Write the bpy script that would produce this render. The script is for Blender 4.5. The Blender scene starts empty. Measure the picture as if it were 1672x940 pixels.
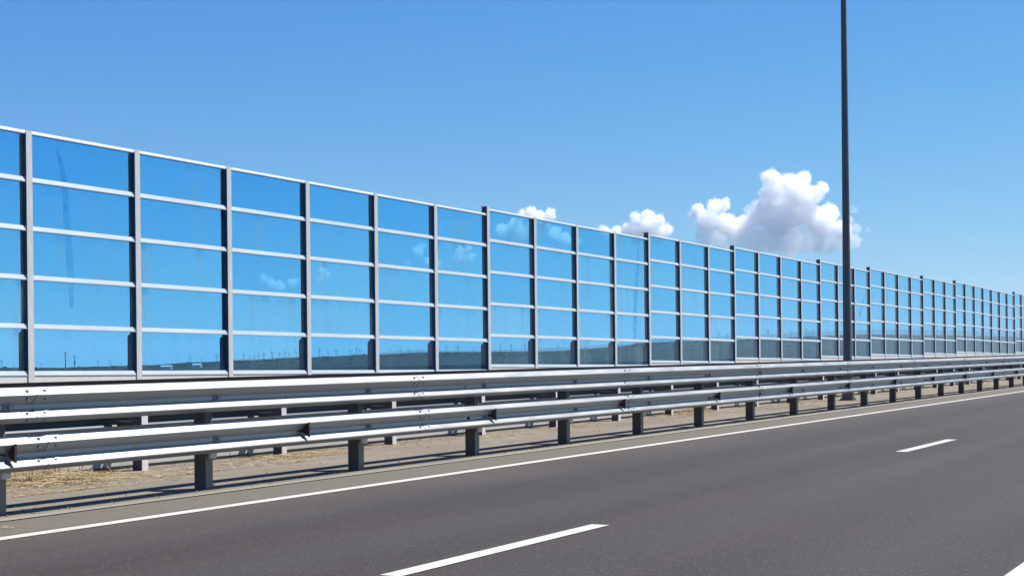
import bpy, bmesh, math, random
from mathutils import Vector, Matrix, noise as mnoise
random.seed(7)
S = bpy.context.scene
COL = S.collection

# ------------------------------------------------------------------ the place
# X runs along the motorway, Y away from the camera across it, Z up.
H = 1.26                 # eye height above the carriageway
G = 0.012255             # the carriageway climbs 1.2 %
YAW = math.radians(29.8)
ROLL = 0.011
FPX, W0 = 2350.0, 1672.0
SUN = Vector((0.40, -0.32, 1.0)).normalized()
DW = 22.67               # front face of the noise barrier
FWD = Vector((math.cos(YAW), math.sin(YAW), 0)); RT = Vector((math.sin(YAW), -math.cos(YAW), 0)); UP = Vector((0, 0, 1))
RT2 = RT * math.cos(ROLL) - UP * math.sin(ROLL); UP2 = UP * math.cos(ROLL) + RT * math.sin(ROLL)
def bearing(px, py):
    """compass direction and slope of a far thing as surveyed from the roadside"""
    d = FWD * FPX + RT2 * (px - 836.0) - UP2 * (py - 613.0)
    return math.atan2(d.y, d.x), d.z / math.hypot(d.x, d.y)
def far(px, py, R):
    a, e = bearing(px, py)
    return Vector((R * math.cos(a), R * math.sin(a), H + R * e))

# ------------------------------------------------------------------ helpers
class MB:
    def __init__(s): s.v = []; s.f = []; s.m = []
    def add(s, vs, fs, mi=0):
        o = len(s.v); s.v += [tuple(v) for v in vs]; s.f += [tuple(i + o for i in f) for f in fs]; s.m += [mi] * len(fs)
    def box(s, x0, x1, y0, y1, z0, z1, mi=0, shear=0.0):
        vs = [(x, y, z + shear * x) for x in (x0, x1) for y in (y0, y1) for z in (z0, z1)]
        s.add(vs, [(0, 1, 3, 2), (4, 6, 7, 5), (0, 4, 5, 1), (2, 3, 7, 6), (0, 2, 6, 4), (1, 5, 7, 3)], mi)
    def prism(s, pts, x0, x1, mi=0, shear=0.0, cap=True):
        """closed profile of (y,z) points swept along X"""
        n = len(pts)
        vs = [(x, y, z + shear * x) for x in (x0, x1) for (y, z) in pts]
        fs = [(i, (i + 1) % n, n + (i + 1) % n, n + i) for i in range(n)]
        if cap: fs += [tuple(range(n - 1, -1, -1)), tuple(range(n, 2 * n))]
        s.add(vs, fs, mi)
    def vprism(s, pts, z0, z1, mi=0):
        n = len(pts)
        vs = [(x, y, z) for z in (z0, z1) for (x, y) in pts]
        s.add(vs, [(i, (i + 1) % n, n + (i + 1) % n, n + i) for i in range(n)] + [tuple(range(n - 1, -1, -1)), tuple(range(n, 2 * n))], mi)
    def lathe(s, prof, n=24, cx=0, cy=0, mi=0):
        vs = []
        for (r, z) in prof:
            for k in range(n):
                a = 2 * math.pi * k / n; vs.append((cx + r * math.cos(a), cy + r * math.sin(a), z))
        fs = []
        for j in range(len(prof) - 1):
            for k in range(n): fs.append((j * n + k, j * n + (k + 1) % n, (j + 1) * n + (k + 1) % n, (j + 1) * n + k))
        fs += [tuple(range(n - 1, -1, -1)), tuple((len(prof) - 1) * n + k for k in range(n))]
        s.add(vs, fs, mi)
    def tube(s, pts, rad, n=8, mi=0):
        vs = []; P = [Vector(p) for p in pts]; rads = rad if isinstance(rad, (list, tuple)) else [rad] * len(P)
        for i, p in enumerate(P):
            t = (P[min(i + 1, len(P) - 1)] - P[max(i - 1, 0)]).normalized()
            a = t.cross(Vector((0, 0, 1)) if abs(t.z) < .95 else Vector((1, 0, 0))).normalized(); b = t.cross(a)
            for k in range(n):
                q = 2 * math.pi * k / n; vs.append(p + (a * math.cos(q) + b * math.sin(q)) * rads[i])
        fs = [(j * n + k, j * n + (k + 1) % n, (j + 1) * n + (k + 1) % n, (j + 1) * n + k) for j in range(len(P) - 1) for k in range(n)]
        fs += [tuple(range(n - 1, -1, -1)), tuple((len(P) - 1) * n + k for k in range(n))]
        s.add(vs, fs, mi)
    def mesh(s, name, mats, off=(0, 0, 0), smooth=False):
        me = bpy.data.meshes.new(name)
        ox, oy, oz = off
        me.from_pydata([(x - ox, y - oy, z - oz) for (x, y, z) in s.v], [], s.f)
        for m in (mats if isinstance(mats, (list, tuple)) else [mats]): me.materials.append(m)
        me.polygons.foreach_set('material_index', s.m)
        bm = bmesh.new(); bm.from_mesh(me); bmesh.ops.recalc_face_normals(bm, faces=bm.faces); bm.to_mesh(me); bm.free()
        if smooth:
            for p in me.polygons: p.use_smooth = True
        me.update(); return me
    def build(s, name, mats, parent=None, smooth=False, off=None):
        if off is None:
            off = (0, 0, 0)
            q = parent
            while q is not None: off = tuple(a + b for a, b in zip(off, q.location)); q = q.parent
        o = bpy.data.objects.new(name, s.mesh(name, mats, off, smooth)); COL.objects.link(o)
        if parent is not None: o.parent = parent
        return o
def tag(o, label=None, cat=None, group=None, kind=None):
    if label: o['label'] = label
    if cat: o['category'] = cat
    if group: o['group'] = group
    if kind: o['kind'] = kind
    return o
def empty(name, loc, label, cat, group=None):
    o = bpy.data.objects.new(name, None); COL.objects.link(o); o.location = loc; o.empty_display_size = .3
    return tag(o, label, cat, group)
def inst(src, parent, loc):
    c = src.copy(); COL.objects.link(c); c.parent = parent; c.location = loc
    return c

# ------------------------------------------------------------------ materials
def newmat(name):
    m = bpy.data.materials.new(name); m.use_nodes = True
    nt = m.node_tree; nt.nodes.clear()
    out = nt.nodes.new('ShaderNodeOutputMaterial')
    return m, nt, out
def nd(nt, typ, **kw):
    n = nt.nodes.new(typ)
    for k, v in kw.items():
        if k in n.inputs.keys(): n.inputs[k].default_value = v
        else: setattr(n, k, v)
    return n
def ramp(nt, src, stops):
    r = nt.nodes.new('ShaderNodeValToRGB'); e = r.color_ramp.elements
    while len(e) < len(stops): e.new(.5)
    for el, (p, c) in zip(e, stops): el.position = p; el.color = (c if len(c) == 4 else (*c, 1)) if not isinstance(c, (int, float)) else (c, c, c, 1)
    nt.links.new(src, r.inputs[0]); return r.outputs[0]
def coords(nt, scale=(1, 1, 1), kind='Object'):
    tc = nt.nodes.new('ShaderNodeTexCoord'); mp = nt.nodes.new('ShaderNodeMapping'); mp.inputs['Scale'].default_value = scale
    if kind == 'World':
        g = nt.nodes.new('ShaderNodeNewGeometry'); nt.links.new(g.outputs['Position'], mp.inputs[0])
    else: nt.links.new(tc.outputs[kind], mp.inputs[0])
    return mp.outputs[0]
def noise(nt, vec, scale, detail=4, rough=.55):
    n = nd(nt, 'ShaderNodeTexNoise'); n.inputs['Scale'].default_value = scale; n.inputs['Detail'].default_value = detail; n.inputs['Roughness'].default_value = rough
    nt.links.new(vec, n.inputs['Vector']); return n.outputs['Fac']
def mixc(nt, fac, a, b, mode='MIX'):
    m = nt.nodes.new('ShaderNodeMix'); m.data_type = 'RGBA'; m.blend_type = mode
    for sock, val in ((m.inputs[0], fac), (m.inputs[6], a), (m.inputs[7], b)):
        if isinstance(val, (int, float)): sock.default_value = val
        elif isinstance(val, tuple): sock.default_value = val if len(val) == 4 else (*val, 1)
        else: nt.links.new(val, sock)
    return m.outputs[2]
def mth(nt, op, a, b=None, clamp=False):
    m = nt.nodes.new('ShaderNodeMath'); m.operation = op; m.use_clamp = clamp
    for i, v in enumerate((a, b)):
        if v is None: continue
        if isinstance(v, (int, float)): m.inputs[i].default_value = v
        else: nt.links.new(v, m.inputs[i])
    return m.outputs[0]
def smooth(nt, v, lo, hi):
    m = nt.nodes.new('ShaderNodeMapRange'); m.interpolation_type = 'SMOOTHSTEP'
    nt.links.new(v, m.inputs[0]); m.inputs[1].default_value = lo; m.inputs[2].default_value = hi
    return m.outputs[0]
def principled(nt, out, col, rough=.6, metal=0.0, bump=None, bstr=.3, bdist=.01, spec=.5):
    p = nt.nodes.new('ShaderNodeBsdfPrincipled')
    for nm, v in (('Base Color', col), ('Roughness', rough), ('Metallic', metal), ('Specular IOR Level', spec)):
        s = p.inputs[nm]
        if isinstance(v, tuple): s.default_value = (*v, 1)
        elif isinstance(v, (int, float)): s.default_value = v
        else: nt.links.new(v, s)
    if bump is not None:
        b = nt.nodes.new('ShaderNodeBump'); b.inputs['Strength'].default_value = bstr; b.inputs['Distance'].default_value = bdist
        nt.links.new(bump, b.inputs['Height']); nt.links.new(b.outputs[0], p.inputs['Normal'])
    nt.links.new(p.outputs[0], out.inputs[0]); return p

def m_metal(name, col, rough, metal, var=.12, scale=6.0, streak=(1, 1, 1), dirt=0.0):
    m, nt, out = newmat(name)
    v = coords(nt, streak, 'World')
    n1 = noise(nt, v, scale, 5, .6); n2 = noise(nt, v, scale * 9, 3, .6)
    lo = tuple(c * (1 - var) for c in col); hi = tuple(min(1, c * (1 + var)) for c in col)
    c = ramp(nt, n1, [(.3, lo), (.7, hi)])
    c = mixc(nt, mth(nt, 'MULTIPLY', n2, .25), c, tuple(c_ * .7 for c_ in col))
    if dirt: c = mixc(nt, mth(nt, 'MULTIPLY', smooth(nt, noise(nt, v, scale * .45, 6, .7), .55, .72), dirt), c, (.20, .17, .13))
    r = mth(nt, 'ADD', mth(nt, 'MULTIPLY', n1, .25), rough - .12)
    principled(nt, out, c, r, metal, n2, .08, .004); return m
M = {}
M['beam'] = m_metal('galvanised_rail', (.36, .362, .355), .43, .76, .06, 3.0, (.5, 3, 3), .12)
M['shadebeam'] = m_metal('shaded_rail', (.085, .09, .10), .5, .5, .10, 3.0, (.5, 3, 3), .12)  # rear rails: shade on their backs put into a darker colour
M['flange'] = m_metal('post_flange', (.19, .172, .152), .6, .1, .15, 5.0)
M['rpost'] = m_metal('sunlit_post', (.66, .64, .61), .55, .1, .12, 5.0)
M['fpost'] = m_metal('shaded_post', (.085, .070, .058), .6, .1, .15, 5.0)  # post steel darkened to carry the shade on the web
M['bolt'] = m_metal('bolt_steel', (.26, .26, .27), .5, .6, .1, 20)
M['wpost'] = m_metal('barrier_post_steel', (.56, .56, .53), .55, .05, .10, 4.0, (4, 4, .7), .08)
M['wback'] = m_metal('barrier_post_shaded', (.10, .11, .13), .55, .2, .10, 4.0)  # darker copy of the post steel, shade behind the front flange painted in
M['wrail'] = m_metal('barrier_rail_aluminium', (.33, .385, .42), .5, .05, .06, 2.0, (.5, 2, 2), .05)
M['pole'] = m_metal('lamp_pole_paint', (.10, .094, .092), .5, .1, .15, 3.0)
M['reflector'] = m_metal('reflector_plate', (.045, .017, .018), .6, .05, .2, 20)
M['turbine'] = m_metal('turbine_paint', (.14, .15, .17), .6, 0, .05, .1)

def m_road():
    m, nt, out = newmat('asphalt')
    v = coords(nt, (1, 1, 1), 'World')
    sep = nt.nodes.new('ShaderNodeSeparateXYZ'); nt.links.new(v, sep.inputs[0])
    vs = coords(nt, (.12, 1, 1), 'World')
    big = noise(nt, v, .35, 5, .6); track = noise(nt, vs, .9, 4, .55)
    grit = noise(nt, v, 55, 3, .75); grit2 = noise(nt, v, 140, 2, .8)
    vor = nd(nt, 'ShaderNodeTexVoronoi', feature='F1'); vor.inputs['Scale'].default_value = 75; nt.links.new(v, vor.inputs['Vector'])
    c = ramp(nt, track, [(.25, (0.0176, 0.0132, 0.0100)), (.75, (0.0278, 0.0206, 0.0158))])
    c = mixc(nt, .45, c, ramp(nt, big, [(.3, (0.0185, 0.0140, 0.0107)), (.7, (0.0269, 0.0190, 0.0151))]))
    band = noise(nt, coords(nt, (.025, 1, 1), 'World'), 1.7, 3, .5)
    c = mixc(nt, .85, c, ramp(nt, band, [(.32, (.80, .80, .81)), (.5, (1, 1, 1)), (.68, (1.22, 1.20, 1.17))]), 'MULTIPLY')
    sp = nd(nt, 'ShaderNodeTexVoronoi', feature='F1'); sp.inputs['Scale'].default_value = 34; nt.links.new(v, sp.inputs['Vector'])
    ssep = nt.nodes.new('ShaderNodeSeparateColor'); nt.links.new(sp.outputs['Color'], ssep.inputs[0])
    dot = mth(nt, 'MULTIPLY', mth(nt, 'LESS_THAN', sp.outputs['Distance'], .30), mth(nt, 'GREATER_THAN', ssep.outputs[0], .80))
    dk = mth(nt, 'MULTIPLY', mth(nt, 'LESS_THAN', sp.outputs['Distance'], .34), mth(nt, 'LESS_THAN', ssep.outputs[0], .22))
    c = mixc(nt, mth(nt, 'MULTIPLY', dot, .36), c, (.125, .115, .105)); c = mixc(nt, mth(nt, 'MULTIPLY', dk, .6), c, (.016, .015, .015))
    yy = sep.outputs[1]; tw = None
    for y0 in (2.45, 4.15, 5.85, 7.55):           # the four wheel paths, polished darker
        g_ = mth(nt, 'POWER', 2.718, mth(nt, 'MULTIPLY', mth(nt, 'POWER', mth(nt, 'DIVIDE', mth(nt, 'SUBTRACT', yy, y0), .38), 2.0), -1.0))
        tw = g_ if tw is None else mth(nt, 'ADD', tw, g_)
    tw = mth(nt, 'MULTIPLY', tw, mth(nt, 'ADD', mth(nt, 'MULTIPLY', track, .5), .05))
    c = mixc(nt, tw, c, (.036, .034, .034))
    stain = smooth(nt, noise(nt, coords(nt, (.3, 1, 1), 'World'), 1.1, 6, .7), .60, .74)
    c = mixc(nt, mth(nt, 'MULTIPLY', stain, .35), c, (.030, .028, .028))
    c = mixc(nt, 1.0, c, ramp(nt, grit, [(.28, (.42, .42, .42)), (.5, (1, 1, 1)), (.74, (1.9, 1.85, 1.75))]), 'MULTIPLY')
    c = mixc(nt, .8, c, ramp(nt, grit2, [(.3, (.6, .6, .6)), (.7, (1.35, 1.33, 1.3))]), 'MULTIPLY')
    # tan road dust lies on the shoulder and thins out into the lane
    wob = mth(nt, 'ADD', sep.outputs[1], mth(nt, 'MULTIPLY', mth(nt, 'SUBTRACT', big, .5), 1.3))
    dust = mth(nt, 'MULTIPLY', smooth(nt, wob, 7.2, 9.3), .78)
    edge = smooth(nt, sep.outputs[1], 8.62, 8.85)
    dust = mth(nt, 'MAXIMUM', mth(nt, 'MULTIPLY', dust, .55), mth(nt, 'MULTIPLY', edge, .82))
    dcol = ramp(nt, noise(nt, v, 48, 4, .75), [(.28, (0.0551, 0.0477, 0.0372)), (.5, (0.1007, 0.0888, 0.0687)), (.72, (0.1615, 0.1422, 0.1097))])
    c = mixc(nt, dust, c, dcol)
    bh = mth(nt, 'ADD', mth(nt, 'MULTIPLY', vor.outputs['Distance'], -.7), grit)
    principled(nt, out, c, .82, 0, bh, .55, .006, .35); return m
def m_paint():
    m, nt, out = newmat('road_paint')
    v = coords(nt, (1, 1, 1), 'World')
    wear = smooth(nt, noise(nt, v, 22, 8, .8), .54, .66)
    wear = mth(nt, 'MULTIPLY', wear, .8)
    c = ramp(nt, noise(nt, v, 2.0, 4, .6), [(.3, (0.3502, 0.3292, 0.2863)), (.7, (0.4134, 0.3978, 0.3604))])
    c = mixc(nt, wear, c, (.20, .18, .16))
    principled(nt, out, c, .65, 0, noise(nt, v, 60, 3, .7), .3, .004); return m
def m_dusty(name, a, b, c3, scale):
    m, nt, out = newmat(name)
    v = coords(nt, (1, 1, 1), 'World'); v2 = coords(nt, (.3, 1, 1), 'World')
    c = ramp(nt, noise(nt, v2, scale, 6, .65), [(.3, a), (.55, b), (.75, c3)])
    c = mixc(nt, .7, c, ramp(nt, noise(nt, v, 60, 4, .75), [(.3, (.72, .72, .72)), (.7, (1.25, 1.23, 1.2))]), 'MULTIPLY')
    c = mixc(nt, mth(nt, 'MULTIPLY', smooth(nt, noise(nt, v2, 2.3, 7, .75), .58, .70), .45), c, (.40, .34, .24))
    principled(nt, out, c, .9, 0, noise(nt, v, 45, 4, .7), .5, .01, .2); return m
M['road'] = m_road(); M['paint'] = m_paint()
M['median'] = m_dusty('median_dust', (0.1145, 0.0976, 0.0720), (0.1510, 0.1281, 0.0976), (0.1782, 0.1574, 0.1232), .9)
M['concrete'] = m_dusty('pale_concrete', (0.320, 0.308, 0.288), (0.400, 0.388, 0.364), (0.464, 0.452, 0.424), 1.4)
M['plinth'] = m_dusty('plinth_panels', (0.540, 0.508, 0.468), (0.630, 0.594, 0.549), (0.684, 0.648, 0.603), 1.2)
M['gutter'] = m_dusty('gutter_concrete', (0.162, 0.153, 0.132), (0.204, 0.196, 0.168), (0.238, 0.230, 0.200), 1.2)
M['kerb'] = m_dusty('kerb_concrete', (0.375, 0.367, 0.352), (0.450, 0.443, 0.427), (0.510, 0.503, 0.488), 2.0)

def m_straw():
    m, nt, out = newmat('dry_straw')
    v = coords(nt, (1, 1, 1), 'World')
    c = ramp(nt, noise(nt, v, 35, 3, .7), [(.3, (0.125, 0.075, 0.030)), (.5, (0.251, 0.180, 0.080)), (.7, (0.331, 0.261, 0.146))])
    principled(nt, out, c, .75); return m
M['straw'] = m_straw()

def m_glass():
    m, nt, out = newmat('blue_acrylic')
    v = coords(nt, (1, 1, 1), 'World')
    oi = nt.nodes.new('ShaderNodeObjectInfo')
    tint = mixc(nt, oi.outputs['Random'], (.485, .825, .975), (.57, .875, .985))
    tr = nt.nodes.new('ShaderNodeBsdfTransparent'); nt.links.new(tint, tr.inputs[0])
    gl = nt.nodes.new('ShaderNodeBsdfGlossy'); gl.inputs['Roughness'].default_value = .012; gl.inputs['Color'].default_value = (1, 1, 1, 1)
    bp = nt.nodes.new('ShaderNodeBump'); bp.inputs['Strength'].default_value = .12; bp.inputs['Distance'].default_value = .02
    nt.links.new(noise(nt, coords(nt, (1, 1, .6), 'World'), .9, 1, .4), bp.inputs['Height']); nt.links.new(bp.outputs[0], gl.inputs['Normal'])
    fr = nt.nodes.new('ShaderNodeFresnel'); fr.inputs['IOR'].default_value = 1.3
    geo = nt.nodes.new('ShaderNodeNewGeometry'); ff = mth(nt, 'MULTIPLY', fr.outputs[0], mth(nt, 'SUBTRACT', 1.0, geo.outputs['Backfacing']))
    mx = nt.nodes.new('ShaderNodeMixShader'); nt.links.new(ff, mx.inputs[0]); nt.links.new(tr.outputs[0], mx.inputs[1]); nt.links.new(gl.outputs[0], mx.inputs[2])
    # thin film of road dust, heavier in drips
    df = nt.nodes.new('ShaderNodeBsdfDiffuse'); df.inputs['Color'].default_value = (.30, .36, .40, 1)
    dn = smooth(nt, noise(nt, coords(nt, (1.5, 1.5, .22), 'World'), 1.3, 5, .66), .46, .80)
    da = mth(nt, 'ADD', mth(nt, 'MULTIPLY', dn, mth(nt, 'ADD', mth(nt, 'MULTIPLY', oi.outputs['Random'], .22), .03)), .006)
    m2 = nt.nodes.new('ShaderNodeMixShader'); nt.links.new(da, m2.inputs[0]); nt.links.new(mx.outputs[0], m2.inputs[1]); nt.links.new(df.outputs[0], m2.inputs[2])
    nt.links.new(m2.outputs[0], out.inputs[0]); return m
M['glass'] = m_glass()

def m_land():
    m, nt, out = newmat('dry_steppe')
    v = coords(nt, (1, 1, 1), 'World')
    c = ramp(nt, noise(nt, v, .004, 8, .62), [(.30, (0.0112, 0.0112, 0.0080)), (.5, (0.0192, 0.0160, 0.0112)), (.68, (0.0352, 0.0288, 0.0200))])
    c = mixc(nt, smooth(nt, noise(nt, v, .035, 6, .7), .55, .68), c, (.008, .010, .008))
    c = mixc(nt, mth(nt, 'MULTIPLY', smooth(nt, noise(nt, v, .011, 4, .6), .62, .72), .7), c, (.065, .056, .045))
    principled(nt, out, c, .95, spec=.1); return m
M['land'] = m_land()
def m_leaf():
    m, nt, out = newmat('scrub_leaves')
    v = coords(nt, (1, 1, 1), 'World')
    principled(nt, out, ramp(nt, noise(nt, v, .3, 3, .6), [(.3, (0.010, 0.013, 0.008)), (.7, (0.025, 0.027, 0.014))]), .9, spec=.1); return m
M['leaf'] = m_leaf()
def m_wallwhite():
    m, nt, out = newmat('whitewash'); v = coords(nt, (1, 1, 1), 'World')
    principled(nt, out, ramp(nt, noise(nt, v, .4, 3, .6), [(.3, (.6, .58, .54)), (.7, (.75, .74, .7))]), .8); return m
M['white'] = m_wallwhite()
def m_cloud(dens):
    m, nt, out = newmat('cloud_vapour')
    p = nt.nodes.new('ShaderNodeVolumePrincipled'); p.inputs['Color'].default_value = (1, .9985, .995, 1); p.inputs['Density'].default_value = dens; p.inputs['Anisotropy'].default_value = .0
    nt.links.new(p.outputs[0], out.inputs['Volume']); return m
M['cloud'] = m_cloud(.0080); M['wisp'] = m_cloud(.0050); M['veil'] = m_cloud(.0028)
def m_haze():
    m, nt, out = newmat('air')
    p = nt.nodes.new('ShaderNodeVolumePrincipled'); p.inputs['Color'].default_value = (.70, .82, .93, 1); p.inputs['Density'].default_value = 5.5e-5; p.inputs['Anisotropy'].default_value = .1
    nt.links.new(p.outputs[0], out.inputs['Volume']); return m
M['haze'] = m_haze()

# ------------------------------------------------------------------ ground, carriageways, markings
X0, X1 = -60.0, 330.0
def sheet(name, y0, y1, dz, mat, x0=X0, x1=X1, step=6.0, kind='structure'):
    b = MB(); n = max(1, int((x1 - x0) / step)); vs = []
    for i in range(n + 1):
        x = x0 + (x1 - x0) * i / n
        vs += [(x, y0, G * x + dz), (x, y1, G * x + dz)]
    b.add(vs, [(2 * i, 2 * i + 2, 2 * i + 3, 2 * i + 1) for i in range(n)])
    o = b.build(name, mat); o['kind'] = kind; return o
sheet('carriageway', -4.0, 9.60, 0, M['road'])
sheet('median_strip', 9.72, 13.02, .004, M['median'])
sheet('gutter_strip', 9.56, 9.72, .008, M['gutter'])
sheet('opposite_carriageway', 13.02, 22.60, -.004, M['road'])
sheet('verge', 22.60, 27.0, -.02, M['median'])
sheet('near_verge', -9.0, -4.0, -.02, M['median'])
sheet('road_marking', 8.53, 8.69, .005, M['paint'])
sheet('road_marking', 1.42, 1.63, .005, M['paint'])
for i in range(-1, 14):
    x = 7.0 + 11.5 * i
    sheet('road_marking', 4.78, 4.93, .005, M['paint'], x, x + 2.8, 1.0)
for i in range(-1, 12): sheet('road_marking', 17.6, 17.75, .002, M['paint'], 3 + 12 * i, 6 + 12 * i, 1.0)
b = MB()      # kerb slab on a recessed bed at the far edge of the median
x = X0
while x < X1:
    b.prism([(13.0, .045), (13.24, .045), (13.24, .135), (13.045, .135), (13.0, .10)], x + .006, x + 2.994, 0, G); x += 3.0
b.box(X0, X1, 13.07, 13.22, -.05, .045, 0, G)
tag(b.build('kerb', M['kerb']), kind='structure')

# ------------------------------------------------------------------ crash barriers
UPPER = [(.010, .154), (.020, .149), (.077, .095), (.082, .088), (.083, .082), (.080, .075), (.034, .025), (.022, .012), (.013, .003)]
LOWER = [(.013, -.033), (.020, -.042), (.077, -.098), (.082, -.105), (.083, -.112), (.080, -.118), (.022, -.150), (.012, -.154)]
def strip(b, pts, yf, sgn, zc, x0, x1, mi=0):
    t = .005
    outer = [(yf - sgn * (o - .083), zc + h) for (o, h) in pts]     # crest lies at yf; sgn=+1: crest faces the camera side
    inner = [(y + sgn * t, z) for (y, z) in outer]
    b.prism(outer + inner[::-1], x0, x1, mi, G)
def bolt(b, x, y, z, sgn, r=.016, d=.016, mi=1):
    n = 6; vs = []
    for yy in (y + sgn * .004, y - sgn * d):
        for k in range(n):
            a = 2 * math.pi * k / n; vs.append((x + r * math.cos(a), yy, z + G * x + r * math.sin(a)))
    b.add(vs, [(k, (k + 1) % n, n + (k + 1) % n, n + k) for k in range(n)] + [tuple(range(n)), tuple(range(2 * n - 1, n - 1, -1))], mi)
def beam_mesh(yf, sgn, zc, x0, x1, posts, holes):
    """one 6 m length of two-wave beam with splice bolts, post bolts and open valley slots"""
    b = MB(); lap = .16; o = sgn * .006
    for half in (UPPER, LOWER):
        strip(b, half, yf, sgn, zc, x0, x1)                        # ends lap over the next length
    for half in (UPPER, LOWER): strip(b, half, yf - o, sgn, zc, x1 - .001, x1 + lap)
    cuts = sorted(h for h in holes if x0 + .3 < h < x1 - .3)
    yv = yf + sgn * .070
    a = x0
    for h in cuts + [None]:
        e = h - .035 if h is not None else x1
        b.box(a, e, min(yv, yv + sgn * .005), max(yv, yv + sgn * .005), zc - .034, zc + .004, 0, G)
        if h is not None: a = h + .035
    for xx in (x1 - .09, x1 + .10):
        for dz, dep in ((.120, .033), (.050, .028), (-.073, .036), (-.134, .033)):
            bolt(b, xx, yf + sgn * dep, zc + dz, sgn, .013, .018)
    for px in posts:
        if x0 <= px < x1:
            b.box(px - .05, px + .05, min(yv - sgn * .004, yv - sgn * .010), max(yv - sgn * .004, yv - sgn * .010), zc - .04, zc + .016, 1, G)
            bolt(b, px, yv - sgn * .008, zc - .014, sgn, .02, .02)
    return b
def guardrail(root, ypost, yf, sgn, post0, n0, n1, seg0, segs, mats, refl, hole_step, yback=None):
    """posts, brackets, two rows of beams; sgn=+1 the beam crests point to the camera side"""
    dp = 2.638 if sgn > 0 else 2.664
    posts = [post0 + dp * i for i in range(n0, n1)]
    # one post: C channel, web towards oncoming traffic
    pb = MB(); w, d, t = .10, .15, .009
    cs = [(0, 0), (w, 0), (w, t), (t, t), (t, d - t), (w, d - t), (w, d), (0, d)]
    pb.vprism(cs, -.25, 1.0, 0)
    pb.box(-.002, w + .002, -.006, -.0005, -.25, 1.0, 1)        # flange plate towards the road, its sunlit tone put into a paler colour
    brs = []
    ya, yb = (yf + .08 - ypost, 0.0) if sgn > 0 else (d, yf - .08 - ypost)
    for zc in (.530, .946):
        m = MB(); brs.append(m)
        m.prism([(ya, zc - .06), (yb, zc - .06), (yb, zc + .06), (ya, zc + .06)], .012, .020, 0)
        m.box(.019, .100, ya + .001, yb - .001, zc - .066, zc - .059, 0)
        m.box(.019, .100, ya + .001, yb - .001, zc + .059, zc + .066, 0)
        if sgn > 0: m.box(.030, .125, -.045, -.012, zc - .215 if zc < .6 else zc - .15, zc - .064, 1)
    p0 = pb0 = None
    for x in posts:
        loc = (x - root.location.x, ypost - root.location.y, G * x - root.location.z)
        if p0 is None:
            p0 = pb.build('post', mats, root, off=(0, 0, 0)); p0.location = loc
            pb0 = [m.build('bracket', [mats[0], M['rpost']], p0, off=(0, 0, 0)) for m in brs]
        else:
            q = inst(p0, root, loc)
            for k in pb0: inst(k, q, (0, 0, 0))
    for zc, sh in ((.946, 0.0), (.530 if sgn > 0 else .515, .12)):
        for k in range(segs):
            a = seg0 + sh + 6.0 * k
            holes = [a + hole_step[0] + hole_step[1] * i + random.uniform(-.06, .06) for i in range(20)]
            holes = [h for h in holes if min(abs(h - q) for q in posts) > .12]
            beam_mesh(yf, sgn, zc, a, a + 6.0, posts, holes).build('beam', [M['beam'] if sgn > 0 else M['shadebeam'], M['bolt']], root)
            if yback: beam_mesh(yback, -1, zc, a, a + 6.0, posts, []).build('beam', [M['beam'], M['bolt']], root)
    if refl:
        rb = MB()
        prof = [(0.0, -.028), (-.062, -.062), (-.098, -.085), (-.098, .080), (-.062, .055), (0.0, .028)]
        rb.prism(prof, -.012, .012, 0)
        rb.box(-.09, -.012, -.016, -.010, -.022, .022, 0)
        r0 = None
        for i in range(-1, 24):
            x = 8.51 + 4.03 * i
            loc = (x - root.location.x, yf + .076 - root.location.y, .545 + G * x - root.location.z)
            if r0 is None: r0 = rb.build('reflector', M['reflector'], root, off=(0, 0, 0)); r0.location = loc
            else: inst(r0, root, loc)
front = empty('guardrail', (10.9, 10.10, G * 10.9), 'nearer crash barrier with two steel rails, dark posts and maroon reflector plates beside the road', 'guardrail')
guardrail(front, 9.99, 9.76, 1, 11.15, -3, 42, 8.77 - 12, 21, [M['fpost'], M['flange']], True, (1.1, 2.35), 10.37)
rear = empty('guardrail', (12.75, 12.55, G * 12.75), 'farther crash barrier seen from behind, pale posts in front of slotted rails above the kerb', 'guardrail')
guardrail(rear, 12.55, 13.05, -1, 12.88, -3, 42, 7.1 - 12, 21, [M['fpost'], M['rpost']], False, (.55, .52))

# ------------------------------------------------------------------ noise barrier
XP = lambda n: 20.23 + 3.0 * n
STEPS = [-5, 6, 10, 13, 17, 20, 24, 27, 34, 38, 42, 46]
def level(n):                       # bays are level, the barrier climbs in steps
    k = max(i for i, s in enumerate(STEPS) if s <= n)
    return H + .163 * k
ROWS = [.150, 1.092, 2.068, 3.052, 4.030, 4.975]
barrier = empty('noise_barrier', (XP(0), DW, G * XP(0)), 'tall stepped noise barrier of blue transparent panes between grey steel posts with pale horizontal rails', 'noise barrier')
GY = DW + .062
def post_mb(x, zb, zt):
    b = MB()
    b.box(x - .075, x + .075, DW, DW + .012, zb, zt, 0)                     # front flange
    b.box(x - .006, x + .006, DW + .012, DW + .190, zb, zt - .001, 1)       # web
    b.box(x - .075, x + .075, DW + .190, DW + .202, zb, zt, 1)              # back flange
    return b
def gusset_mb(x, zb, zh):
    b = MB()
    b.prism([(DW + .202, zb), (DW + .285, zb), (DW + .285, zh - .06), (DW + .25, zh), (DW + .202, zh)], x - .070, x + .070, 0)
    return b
far_panes = MB()
NMAX = 46
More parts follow.
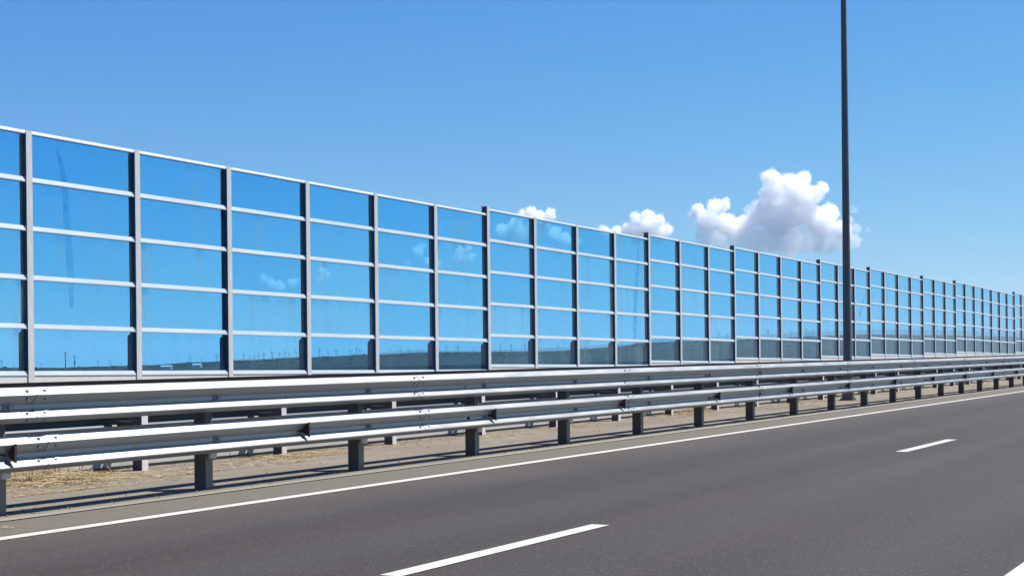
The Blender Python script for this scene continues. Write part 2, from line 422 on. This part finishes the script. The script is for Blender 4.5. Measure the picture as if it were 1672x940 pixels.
for n in range(-2, NMAX + 1):
    x = XP(n); L0, L1 = level(n - 1), level(n)
    hi = max(L0, L1)
    tall = .10 if n in STEPS else .035
    gz = G * x - .3
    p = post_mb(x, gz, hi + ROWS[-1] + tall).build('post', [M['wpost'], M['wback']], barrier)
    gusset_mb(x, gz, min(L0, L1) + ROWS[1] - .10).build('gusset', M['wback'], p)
    if n == NMAX: break
    L = L1; a, e = x + .012, XP(n + 1) - .012
    fb = MB()
    for j, r in enumerate(ROWS):
        h = {0: .050, 5: .038}.get(j, .053)
        fb.prism([(DW + .014, L + r - h), (DW + .058, L + r - h), (DW + .058, L + r + h), (DW + .050, L + r + h), (DW + .014, L + r - h + .018)], a, e)
        fb.box(a, e, GY + .014, GY + .05, L + r - h, L + r + h, 0)
    fr = fb.build('panel_frame', M['wrail'], barrier)
    for j in range(5):
        z0, z1 = L + ROWS[j] - .02, L + ROWS[j + 1] + .02
        if n <= 17 and n >= -2:
            pb_ = MB(); pb_.box(a, e, GY - .0035, GY + .0115, z0, z1); pb_.build('pane', M['glass'], fr)
        else: far_panes.box(a, e, GY - .0035, GY + .0115, z0, z1)
tag(far_panes.build('pane', M['glass'], barrier), kind='stuff')
ends = [s for s in STEPS if s <= NMAX]; ends[0] = -2
for s0, s1 in zip(ends, ends[1:]):
    b = MB()
    for n in range(s0, s1):
        b.box(XP(n) + .012, XP(n + 1) - .012, DW + .022, DW + .16, G * XP(n) - .3, level(n) + ROWS[0] - .057)
    b.build('plinth', M['plinth'], barrier)

# curved reflections in a few panes, painted as tinted ribbons
def m_streak():
    m, nt, out = newmat('painted_reflection')
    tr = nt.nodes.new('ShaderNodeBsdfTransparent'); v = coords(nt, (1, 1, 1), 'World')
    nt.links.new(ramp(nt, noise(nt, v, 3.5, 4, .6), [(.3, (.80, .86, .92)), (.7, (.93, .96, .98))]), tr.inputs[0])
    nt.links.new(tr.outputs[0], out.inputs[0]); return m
M['reflection_streak'] = m_streak()
def reflection_streak(pts, widths):
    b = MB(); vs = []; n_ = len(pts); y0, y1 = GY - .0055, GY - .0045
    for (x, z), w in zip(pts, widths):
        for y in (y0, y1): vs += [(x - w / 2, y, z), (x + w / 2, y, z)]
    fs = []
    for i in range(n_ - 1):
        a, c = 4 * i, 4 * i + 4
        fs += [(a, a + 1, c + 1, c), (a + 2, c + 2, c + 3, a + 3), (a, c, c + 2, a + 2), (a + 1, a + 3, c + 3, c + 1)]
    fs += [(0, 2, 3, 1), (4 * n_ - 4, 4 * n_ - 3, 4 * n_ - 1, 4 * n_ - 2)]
    b.add(vs, fs); b.build('reflection_streak', M['reflection_streak'], barrier)
reflection_streak([(20.98, H + 4.75), (21.08, H + 4.55), (21.17, H + 4.2), (21.22, H + 3.8), (21.24, H + 3.3), (21.30, H + 2.7), (21.34, H + 2.1), (21.35, H + 1.5)], [.06, .12, .16, .15, .17, .19, .18, .10])
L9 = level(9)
reflection_streak([(49.35, L9 + 4.6), (49.32, L9 + 4.0), (49.15, L9 + 3.2), (49.02, L9 + 2.4), (48.95, L9 + 1.6), (48.92, L9 + .9)], [.10, .22, .30, .30, .32, .18])
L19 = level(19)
reflection_streak([(79.4, L19 + 3.7), (78.9, L19 + 3.2), (78.4, L19 + 2.6), (78.2, L19 + 2.45), (77.9, L19 + 2.75)], [.15, .25, .28, .22, .10])
# ------------------------------------------------------------------ lamp posts in the median
def lamp(x, y, label):
    z = G * x
    r = empty('street_lamp', (x, y, z), label, 'street lamp', None)
    b = MB(); b.lathe([(.118, 0), (.118, .9), (.116, .95), (.072, 11.9), (.068, 12.0)], 20); q = b.build('pole', M['pole'], r, True, off=(0, 0, 0))
    b = MB(); b.box(-.20, .20, -.20, .20, -.1, .03); b.lathe([(.165, .03), (.165, .24), (.135, .30), (.119, .31)], 20)
    for sx in (-1, 1):
        for sy in (-1, 1): b.lathe([(.02, .03), (.02, .075)], 6, sx * .15, sy * .15)
    b.build('base', M['pole'], r, off=(0, 0, 0))
    for s in (-1, 1):
        b = MB(); b.tube([(0, 0, 11.9), (0, s * .5, 12.25), (0, s * 1.2, 12.45), (0, s * 1.9, 12.5)], [.04, .036, .032, .03]); a = b.build('arm', M['pole'], r, True, off=(0, 0, 0))
        b = MB(); b.prism([(s * 1.8, 12.46), (s * 2.5, 12.50), (s * 2.55, 12.54), (s * 2.4, 12.62), (s * 1.85, 12.58)], -.14, .14); b.build('lamp_head', M['pole'], r, off=(0, 0, 0))
    return r
lamp(38.8, 11.62, 'tall dark tapered lamp post rising out of the median between the two crash barriers')

# ------------------------------------------------------------------ straw blown against the kerb
def straw(spots, name, label, cat, kind=None):
    b = MB()
    for (cx, cy, sx, sy, sz, n, lmax) in spots:
        for _ in range(n):
            u, w = random.gauss(0, .45), random.gauss(0, .45)
            x, y = cx + u * sx, cy + w * sy
            if y > 12.96: y = 12.96 - random.random() * .1
            hgt = sz * max(0, 1 - u * u - w * w)
            z = G * x + .016 + random.random() * hgt
            up = name == 'straw_heap' and random.random() < .16 and y > 12.3
            a = random.uniform(0, math.pi); L = random.uniform(.25, 1) * lmax; tilt = random.uniform(-.35, .35) if sz > .03 else 0
            dx, dy, dz = math.cos(a) * L / 2, math.sin(a) * L / 2, abs(math.sin(tilt)) * L / 2
            if up: dx, dy, dz = dx * .35, dy * .35, random.uniform(.06, .20)
            r = random.uniform(.002, .0045)
            px, py = -math.sin(a) * r, math.cos(a) * r
            bend = random.uniform(-.12, .12) * L
            mx, my, mz = x + px / r * bend, y + py / r * bend, z + .004 + dz * .6
            p0, p1 = (x - dx, y - dy, z), (x + dx, y + dy, z + dz)
            vs = []
            for q in (p0, (mx, my, mz), p1): vs += [(q[0] - px, q[1] - py, q[2]), (q[0] + px, q[1] + py, q[2]), (q[0], q[1], q[2] + r * 1.2)]
            b.add(vs, [(0, 1, 4, 3), (1, 2, 5, 4), (2, 0, 3, 5), (3, 4, 7, 6), (4, 5, 8, 7), (5, 3, 6, 8)])
    return tag(b.build(name, M['straw']), label, cat, None, kind)
straw([(11.35, 12.35, .85, .62, .07, 900, .34), (11.2, 12.5, .5, .4, .10, 350, .3), (11.5, 12.1, 1.2, .9, .01, 260, .3)], 'straw_heap', 'larger golden heap of dry straw lying by the kerb behind the first dark posts', 'straw')
straw([(30.6, 12.72, .9, .22, .10, 420, .22), (29.4, 12.6, .5, .3, .03, 120, .2)], 'dry_weeds', 'low tangle of dry weeds against the kerb left of the lamp base', 'dry weeds', 'stuff')
lit = [(15.6, 12.25, 1.0, .42, .03, 480, .28), (10.6, 11.25, 1.0, .10, .004, 120, .2), (12.9, 11.6, .9, .12, .004, 110, .2), (13.6, 12.1, 1.0, .2, .004, 100, .18), (14.6, 11.7, .9, .3, .004, 110, .2), (17.6, 12.2, 1.6, .4, .004, 120, .16), (20.5, 12.0, 1.5, .4, .004, 120, .2),
       (23.5, 12.2, 2, .4, .004, 110, .2), (29, 12.2, 2.5, .5, .01, 240, .25), (35, 12.0, 4, .6, .008, 200, .25), (7.6, 9.15, .3, .05, .003, 25, .2), (10.0, 11.9, 1.0, .8, .003, 90, .16)]
straw(lit, 'straw_litter', 'loose straws scattered over the dusty median', 'straw', 'stuff')

b = MB()
for _ in range(1500):
    x = 6 + 44 * random.random() ** 1.6; y = random.choice((random.uniform(9.75, 12.9), random.uniform(12.6, 12.98), random.gauss(9.9, .12)))
    if not 9.74 < y < 12.98: continue
    rr = random.uniform(.004, .016); a0 = random.random() * 6; z = G * x + .004
    ring = [(x + rr * random.uniform(.7, 1.2) * math.cos(a0 + q * 1.2566), y + rr * random.uniform(.7, 1.2) * math.sin(a0 + q * 1.2566)) for q in range(5)]
    b.add([(px, py, z - .004) for px, py in ring] + [(x + (px - x) * .7, y + (py - y) * .7, z + rr * .7) for px, py in ring], [(q, (q + 1) % 5, 5 + (q + 1) % 5, 5 + q) for q in range(5)] + [(5, 6, 7, 8, 9)])
tag(b.build('gravel', M['gutter']), 'loose grit scattered over the median strip', 'gravel', None, 'stuff')
# ------------------------------------------------------------------ far land
SKY = [(-600, 603), (0, 600), (100, 600), (160, 598), (240, 596), (320, 591), (400, 588), (500, 583), (600, 579), (700, 575), (800, 574), (900, 573), (960, 569), (1000, 566), (1060, 559), (1150, 556), (1240, 553), (1320, 549), (1420, 546), (1520, 547), (1620, 549), (1700, 552), (2100, 560), (2600, 575)]
tab = sorted(bearing(px, py) for px, py in SKY)
FAR = [(-400, 608), (200, 604), (300, 596), (400, 586), (480, 582), (540, 583), (600, 577), (680, 571), (760, 572), (840, 570), (910, 567), (1000, 562), (1100, 553), (1200, 548), (1280, 544), (1340, 541), (1420, 538), (1500, 537), (1560, 539), (1640, 543), (1800, 547), (2300, 560)]
ftab = sorted(bearing(px, py) for px, py in FAR)
def lut(t, a):
    if a <= t[0][0]: return t[0][1]
    if a >= t[-1][0]: return t[-1][1]
    for (a0, e0), (a1, e1) in zip(t, t[1:]):
        if a <= a1:
            k = (a - a0) / (a1 - a0); k = k * k * (3 - 2 * k); return e0 + (e1 - e0) * k
RR = 1700.0
def land_e(a):
    e = lut(tab, a); lo, hi = tab[0][0], tab[-1][0]
    d = max(0, lo - a, a - hi)
    return e * max(.35, 1 - d * 1.2)
def far_e(a):
    e = lut(ftab, a); d = max(0, ftab[0][0] - a, a - ftab[-1][0])
    return e * max(.3, 1 - d * 1.5)
def land_z(a, R):
    x, y = R * math.cos(a), R * math.sin(a)
    base = G * max(-60, min(330, x)) - 2.2 if R < 420 else -2.2
    e = land_e(a)
    k = min(1, max(0, (R - 450) / (RR - 450))); k = k ** .8
    ee = -.006 * (1 - k) + e * k
    z = H + R * ee
    n = mnoise.fractal(Vector((x * .0012, y * .0012, 0)), 1.0, 2.0, 4)
    if R < RR: z += n * 5 * (k * (1 - k) * 4)
    else:
        q = (R - RR) / 5000.0
        z = H + RR * e * max(.2, 1 - q * 2.2)
        f = math.exp(-((R - 18000) / 2200) ** 2)
        z = z * (1 - f) + (H + R * far_e(a)) * f
    near = min(1, max(0, (R - 30) / 600.0))
    return (G * x - 2.2 if abs(x) < 400 else z) * (1 - near) + z * near if R < 700 else z
b = MB(); NA = 420
angs = [math.radians(-115 + 0) + 2 * math.pi * i / 120 for i in range(120)]
fine0, fine1 = bearing(1750, 600)[0], bearing(-100, 600)[0]
angs = sorted([a for a in [math.pi * 2 * i / 150 - math.pi for i in range(150)] if not fine0 < a < fine1] + [fine0 + (fine1 - fine0) * i / 320 for i in range(321)])
rads = [0.5, 8, 20, 40, 70, 110, 170, 260, 380, 470, 580, 700, 830, 960, 1080, 1200, 1320, 1430, 1530, 1600, 1650, 1680, 1700, 1730, 1800, 2000, 2400, 3000, 4000, 5500, 7500, 10000, 12500, 14500, 16000, 17000, 17600, 18000, 18500, 19200, 20000]
n = len(angs); vs = []
for R in rads:
    for a in angs:
        x, y = R * math.cos(a), R * math.sin(a)
        vs.append((x, y, G * x - 2.2 if R <= 40 else land_z(a, R)))
b.add(vs, [(j * n + i, j * n + (i + 1) % n, (j + 1) * n + (i + 1) % n, (j + 1) * n + i) for j in range(len(rads) - 1) for i in range(n)])
tag(b.build('terrain', M['land'], None, True), kind='structure')

# scrub on the slopes
b = MB()
for _ in range(900):
    px = random.uniform(-20, 1690); a = bearing(px, 600)[0]; R = random.uniform(800, 1680); R = R if random.random() < .6 else random.uniform(1520, 1690)
    z = land_z(a, R); x, y = R * math.cos(a), R * math.sin(a)
    s = random.uniform(.8, 2.4) * (R / 3000)
    for _k in range(random.randint(2, 5)):
        ox, oy, sc = random.uniform(-2, 2) * s, random.uniform(-2, 2) * s, random.uniform(.5, 1) * s
        vs = []; m_ = 7
        for (rr, zz) in ((.7, -.3), (1.0, .4), (.8, .95), (.3, 1.35)):
            for k in range(m_):
                q = 2 * math.pi * k / m_; j_ = random.uniform(.7, 1.25); vs.append((x + ox + math.cos(q) * rr * sc * j_, y + oy + math.sin(q) * rr * sc * j_, z + zz * sc * random.uniform(.85, 1.15)))
        b.add(vs, [(r * m_ + k, r * m_ + (k + 1) % m_, (r + 1) * m_ + (k + 1) % m_, (r + 1) * m_ + k) for r in range(3) for k in range(m_)] + [tuple(3 * m_ + k for k in range(m_))])
tag(b.build('scrub', M['leaf']), 'dark low scrub dotted over the dry hillside', 'shrubs', None, 'stuff')

# wind turbines along the ridge
def turbine_mesh(phase, turn):
    b = MB()
    b.lathe([(.042, -.06), (.038, .1), (.024, .99)], 8)
    c, s_ = math.cos(turn), math.sin(turn)
    def tr(v): return (v[0] * c - v[1] * s_, v[0] * s_ + v[1] * c, v[2])
    nb = MB(); nb.box(-.03, .03, -.09, .06, .98, 1.04); nb.lathe([(.02, .985), (.03, 1.01), (.02, 1.035)], 6, 0, -.1)
    b.add([tr(v) for v in nb.v], nb.f)
    for k in range(3):
        a = phase + k * 2 * math.pi / 3; d = Vector((math.sin(a), 0, math.cos(a))); p = Vector((math.cos(a), 0, -math.sin(a)))
        hub = Vector((0, -.11, 1.01)); vs = []
        for t_, w in ((0, .022), (.10, .036), (.32, .012)):
            for yy in (-.008, .008):
                for sg in (-1, 1): vs.append(tr(hub + d * t_ + p * sg * w + Vector((0, yy, 0))))
        b.add(vs, [(r * 4 + i, r * 4 + j, r * 4 + 4 + j, r * 4 + 4 + i) for r in range(2) for i, j in ((0, 1), (1, 3), (3, 2), (2, 0))] + [(8, 9, 11, 10)])
    return b.mesh('wind_turbine', M['turbine'])
tms = [turbine_mesh(random.random() * 2, YAW - math.pi / 2 + random.uniform(-.8, .8)) for _ in range(5)]
TX = [(3, 15), (22, 8), (68, 9), (160, 11), (198, 8), (311, 13), (330, 9), (354, 14), (372, 10), (398, 14), (408, 9), (416, 11), (422, 13), (431, 14), (445, 16), (457, 13), (466, 14), (472, 11), (484, 15), (491, 10), (522, 17), (536, 12), (549, 15), (572, 11), (583, 16), (588, 13), (606, 15), (637, 9), (654, 12), (667, 11), (684, 9), (729, 13), (745, 11), (749, 15), (773, 10), (790, 13), (818, 14), (836, 16), (858, 14), (912, 12), (932, 8), (1174, 15), (1188, 14), (1255, 18), (1293, 13), (1317, 16), (1322, 12), (1328, 14)]
for px, hp in TX:
    a, e = bearing(px, 600); R = RR - 15 + random.uniform(-40, 10)
    o = bpy.data.objects.new('wind_turbine', random.choice(tms)); COL.objects.link(o)
    o.location = (R * math.cos(a), R * math.sin(a), land_z(a, R) - .5); s = hp * R / FPX * .75; o.scale = (s, s, s)
    tag(o, 'tiny wind turbine standing on the hazy ridge seen through the blue panes', 'wind turbine', 'wind turbines along the ridge')
def pylon(px, hp, label, arms):
    a, e = bearing(px, 600); R = 1200.0; h = hp * R / FPX
    z = land_z(a, R); hid = max(0, (H + R * bearing(px, 604)[1]) - z); 
    b = MB(); w = h * .035
    b.lathe([(w, -1), (w * .7, h * .6 + hid), (w * .45, h + hid)], 8)
    for t_, l_ in arms: b.box(-h * l_, h * l_, -w * .5, w * .5, h * t_ + hid - w * .5, h * t_ + hid + w * .5)
    o = b.build('utility_pole', M['turbine'], None, off=(0, 0, 0)); o.location = (R * math.cos(a), R * math.sin(a), z); o.rotation_euler = (0, 0, YAW - math.pi / 2)
    tag(o, label, 'pole')
pylon(107, 28, 'taller dark utility pole on the plain behind the second barrier bay', [(.97, .09), (.8, .05)])
pylon(122, 24, 'thinner utility pole with cross arms, just right of the taller one', [(.85, .07), (.5, .10), (.45, .06)])
pylon(180, 15, 'short utility pole where the ridge begins, near the second post', [(.93, .12)])
for px, py, w, label in ((272, 596.5, 5, 'small white farm building low on the plain behind the third bay'), (322, 597, 4, 'tiny white shed right of the farm building on the plain')):
    a, e = bearing(px, py); R = 1450.0
    r = empty('farm_building', (R * math.cos(a), R * math.sin(a), land_z(a, R)), label, 'building'); r.rotation_euler = (0, 0, YAW - math.pi / 2)
    b = MB(); b.box(-w, w, -3, 3, -3, 2.4); b.build('wall', M['white'], r, off=(0, 0, 0))
    b = MB(); b.prism([(-3.3, 2.4), (3.3, 2.4), (0, 3.8)], -w - .4, w + .4); b.build('roof', M['concrete'], r, off=(0, 0, 0))

# ------------------------------------------------------------------ clouds (bodies of vapour far beyond the hills)
def cloud(name, lobes, R, label, mat, vox, seed, veil=None):
    k = R / FPX; ctr = far(sum(l[0] for l in lobes) / len(lobes), sum(l[1] for l in lobes) / len(lobes), R)
    def body(lobes, mat, grow, rough, sd):
        rnd = random.Random(sd); bm = bmesh.new()
        def ball(c, r):
            bmesh.ops.create_icosphere(bm, subdivisions=2 if r > 8 * k else 1, radius=1, matrix=Matrix.Translation(c - ctr) @ Matrix.Diagonal((r, r, r, 1)))
        for (px, py, rp) in lobes:
            c = far(px, py, R + rnd.uniform(-1, 1) * rp * k * .8); r = rp * k * grow
            ball(c, r)
            for _ in range(12):
                v = Vector((rnd.gauss(0, 1), rnd.gauss(0, 1), rnd.gauss(.25, 1))).normalized()
                c2, r2 = c + v * r * .86, r * rnd.uniform(.18, .40)
                ball(c2, r2)
                for _ in range(5):
                    v2 = (Vector((rnd.gauss(0, 1), rnd.gauss(0, 1), rnd.gauss(0, 1))).normalized() + v * .5).normalized()
                    ball(c2 + v2 * r2 * .9, r2 * rnd.uniform(.25, .5))
        me = bpy.data.meshes.new(name); bm.to_mesh(me); bm.free(); me.materials.append(mat)
        o = bpy.data.objects.new(name, me); COL.objects.link(o)
        m = o.modifiers.new('union', 'REMESH'); m.mode = 'VOXEL'; m.voxel_size = vox * k
        for sz, st in ((9, 6.0), (3.6, 3.6), (1.5, 1.8)):
            t = bpy.data.textures.new('billow', 'CLOUDS'); t.noise_scale = sz * k; t.noise_depth = 4; t.cloud_type = 'GRAYSCALE'
            d = o.modifiers.new('billow', 'DISPLACE'); d.texture = t; d.strength = st * k * rough; d.mid_level = .5; d.texture_coords = 'LOCAL'
        return o
    o = body(lobes, mat, .96, 1.6 if mat is M['cloud'] else 1.7, seed); o.location = ctr
    if veil is not None:
        q = body(lobes + veil, M['wisp'] if vox < .95 else M['veil'], 1.06, 1.9, seed + 50); q.name = 'veil'; q.parent = o
    return tag(o, label, 'cloud')
CR = 32000.0
cloud('cloud', [(1258, 292, 15), (1313, 290, 11), (1300, 300, 13), (1285, 304, 17), (1342, 309, 11), (1328, 318, 15), (1304, 320, 24), (1262, 318, 20), (1252, 346, 25), (1286, 350, 28), (1322, 350, 20), (1354, 350, 16), (1340, 366, 22), (1376, 376, 16),
                (1140, 342, 11), (1168, 337, 13), (1184, 334, 9), (1156, 361, 19), (1186, 366, 18), (1213, 368, 17), (1231, 359, 13), (1270, 370, 20)],
      CR, 'largest heaped white cumulus cloud, crossed by the lamp post at its right end', M['cloud'], 1.1, 1,
      [(1150, 386, 15), (1175, 390, 18), (1205, 386, 19), (1235, 392, 22), (1262, 388, 24), (1290, 394, 24), (1318, 390, 21), (1345, 396, 20), (1370, 392, 16), (1392, 394, 12), (1400, 372, 8), (1130, 352, 7), (1225, 345, 9), (1385, 360, 9)])
cloud('cloud', [(1059, 354, 12), (1038, 357, 10), (1076, 360, 10), (1058, 370, 16), (1087, 375, 11), (1028, 374, 12), (1006, 378, 10), (986, 377, 9), (1040, 380, 13), (1080, 384, 11)],
      CR, 'smaller low white cumulus cloud half hidden behind the barrier top left of the largest cloud', M['cloud'], 1.0, 2,
      [(1040, 388, 12), (1075, 388, 11), (1010, 389, 10), (988, 388, 7)])
cloud('cloud', [(866, 347, 9), (853, 351, 8), (900, 349, 9), (880, 353, 10), (892, 356, 9), (874, 360, 10)],
      CR, 'small white cloud peeking over the barrier top, mostly behind blue panes', M['cloud'], .9, 3,
      [(842, 368, 12), (820, 376, 11), (852, 382, 13), (830, 392, 9), (905, 380, 11), (922, 389, 10), (940, 396, 8), (888, 366, 11), (868, 374, 12)])
cloud('cloud', [(683, 411, 10), (690, 402, 6), (701, 426, 9), (667, 430, 7), (716, 432, 7)], CR, 'left of two small clouds seen through the panes below the barrier top', M['wisp'], .9, 4)
cloud('cloud', [(752, 412, 10), (763, 405, 7), (742, 424, 8), (770, 418, 8), (757, 424, 8)], CR, 'right of two small clouds seen through the panes below the barrier top', M['wisp'], .9, 5)
cloud('cloud', [(430, 456, 8), (442, 463, 9), (458, 466, 9), (478, 461, 9), (488, 457, 6), (528, 441, 7), (524, 455, 8), (535, 449, 6)], CR, 'faint low wisp of cloud behind the panes of the fourth bay', M['wisp'], .9, 6)
cloud('cloud', [(1396, 341, 6), (1393, 346, 4)], CR, 'tiny puff of cloud just right of the lamp post', M['veil'], .6, 7)
cloud('cloud', [(1418, 375, 3.5), (1421, 378, 3)], CR, 'tiniest wisp of cloud alone in the sky right of the lamp post', M['veil'], .5, 8)

# ------------------------------------------------------------------ air
b = MB(); b.box(-20400, 20400, -20400, 20400, -120, 640)
tag(b.build('haze', M['haze']), kind='stuff')

# ------------------------------------------------------------------ light, sky, camera
wd = bpy.data.worlds.new('World'); S.world = wd; wd.use_nodes = True
nt = wd.node_tree; nt.nodes.clear()
sky = nt.nodes.new('ShaderNodeTexSky'); sky.sky_type = 'NISHITA'; sky.sun_disc = False
sky.sun_elevation = math.asin(SUN.z); sky.sun_rotation = math.atan2(SUN.x, SUN.y)
sky.altitude = 0; sky.air_density = 1.0; sky.dust_density = .6; sky.ozone_density = 2.0
sp = nt.nodes.new('ShaderNodeSeparateColor'); nt.links.new(sky.outputs[0], sp.inputs[0])
cb = nt.nodes.new('ShaderNodeCombineColor')
for ch, (gain, pw) in enumerate(((.215, 2.0), (.342, 1.17), (.43, .5))):      # deep azure of a dry summer sky
    v = mth(nt, 'MULTIPLY', sp.outputs[ch], .13); v = mth(nt, 'POWER', v, pw); v = mth(nt, 'MULTIPLY', v, gain / .10)
    nt.links.new(v, cb.inputs[ch])
bg = nt.nodes.new('ShaderNodeBackground'); bg.inputs['Strength'].default_value = .10
wo = nt.nodes.new('ShaderNodeOutputWorld')
nt.links.new(cb.outputs[0], bg.inputs[0]); nt.links.new(bg.outputs[0], wo.inputs[0])
sl = bpy.data.lights.new('sun', 'SUN'); sl.energy = 5.0; sl.angle = math.radians(.53); sl.color = (1, .96, .90)
so = bpy.data.objects.new('sun', sl); COL.objects.link(so); so.rotation_euler = SUN.to_track_quat('Z', 'Y').to_euler(); so.location = (0, 0, 30)

cd = bpy.data.cameras.new('camera'); cam = bpy.data.objects.new('camera', cd); COL.objects.link(cam); S.camera = cam
cd.sensor_width = 36; cd.lens = FPX / W0 * 36; cd.shift_y = 143.0 / W0; cd.clip_start = .05; cd.clip_end = 90000
mt = Matrix((RT2, UP2, -FWD)).transposed().to_4x4(); mt.translation = (0, 0, H); cam.matrix_world = mt

S.view_settings.view_transform = 'Standard'; S.view_settings.look = 'None'; S.view_settings.exposure = 1.0; S.view_settings.gamma = 1; S.view_settings.use_curve_mapping = False
S.render.engine = 'CYCLES'
c = S.cycles
c.max_bounces = 128; c.diffuse_bounces = 3; c.glossy_bounces = 3; c.transparent_max_bounces = 24; c.volume_bounces = 128
c.use_denoising = True
try: c.denoiser = 'OPENIMAGEDENOISE'
except Exception: pass
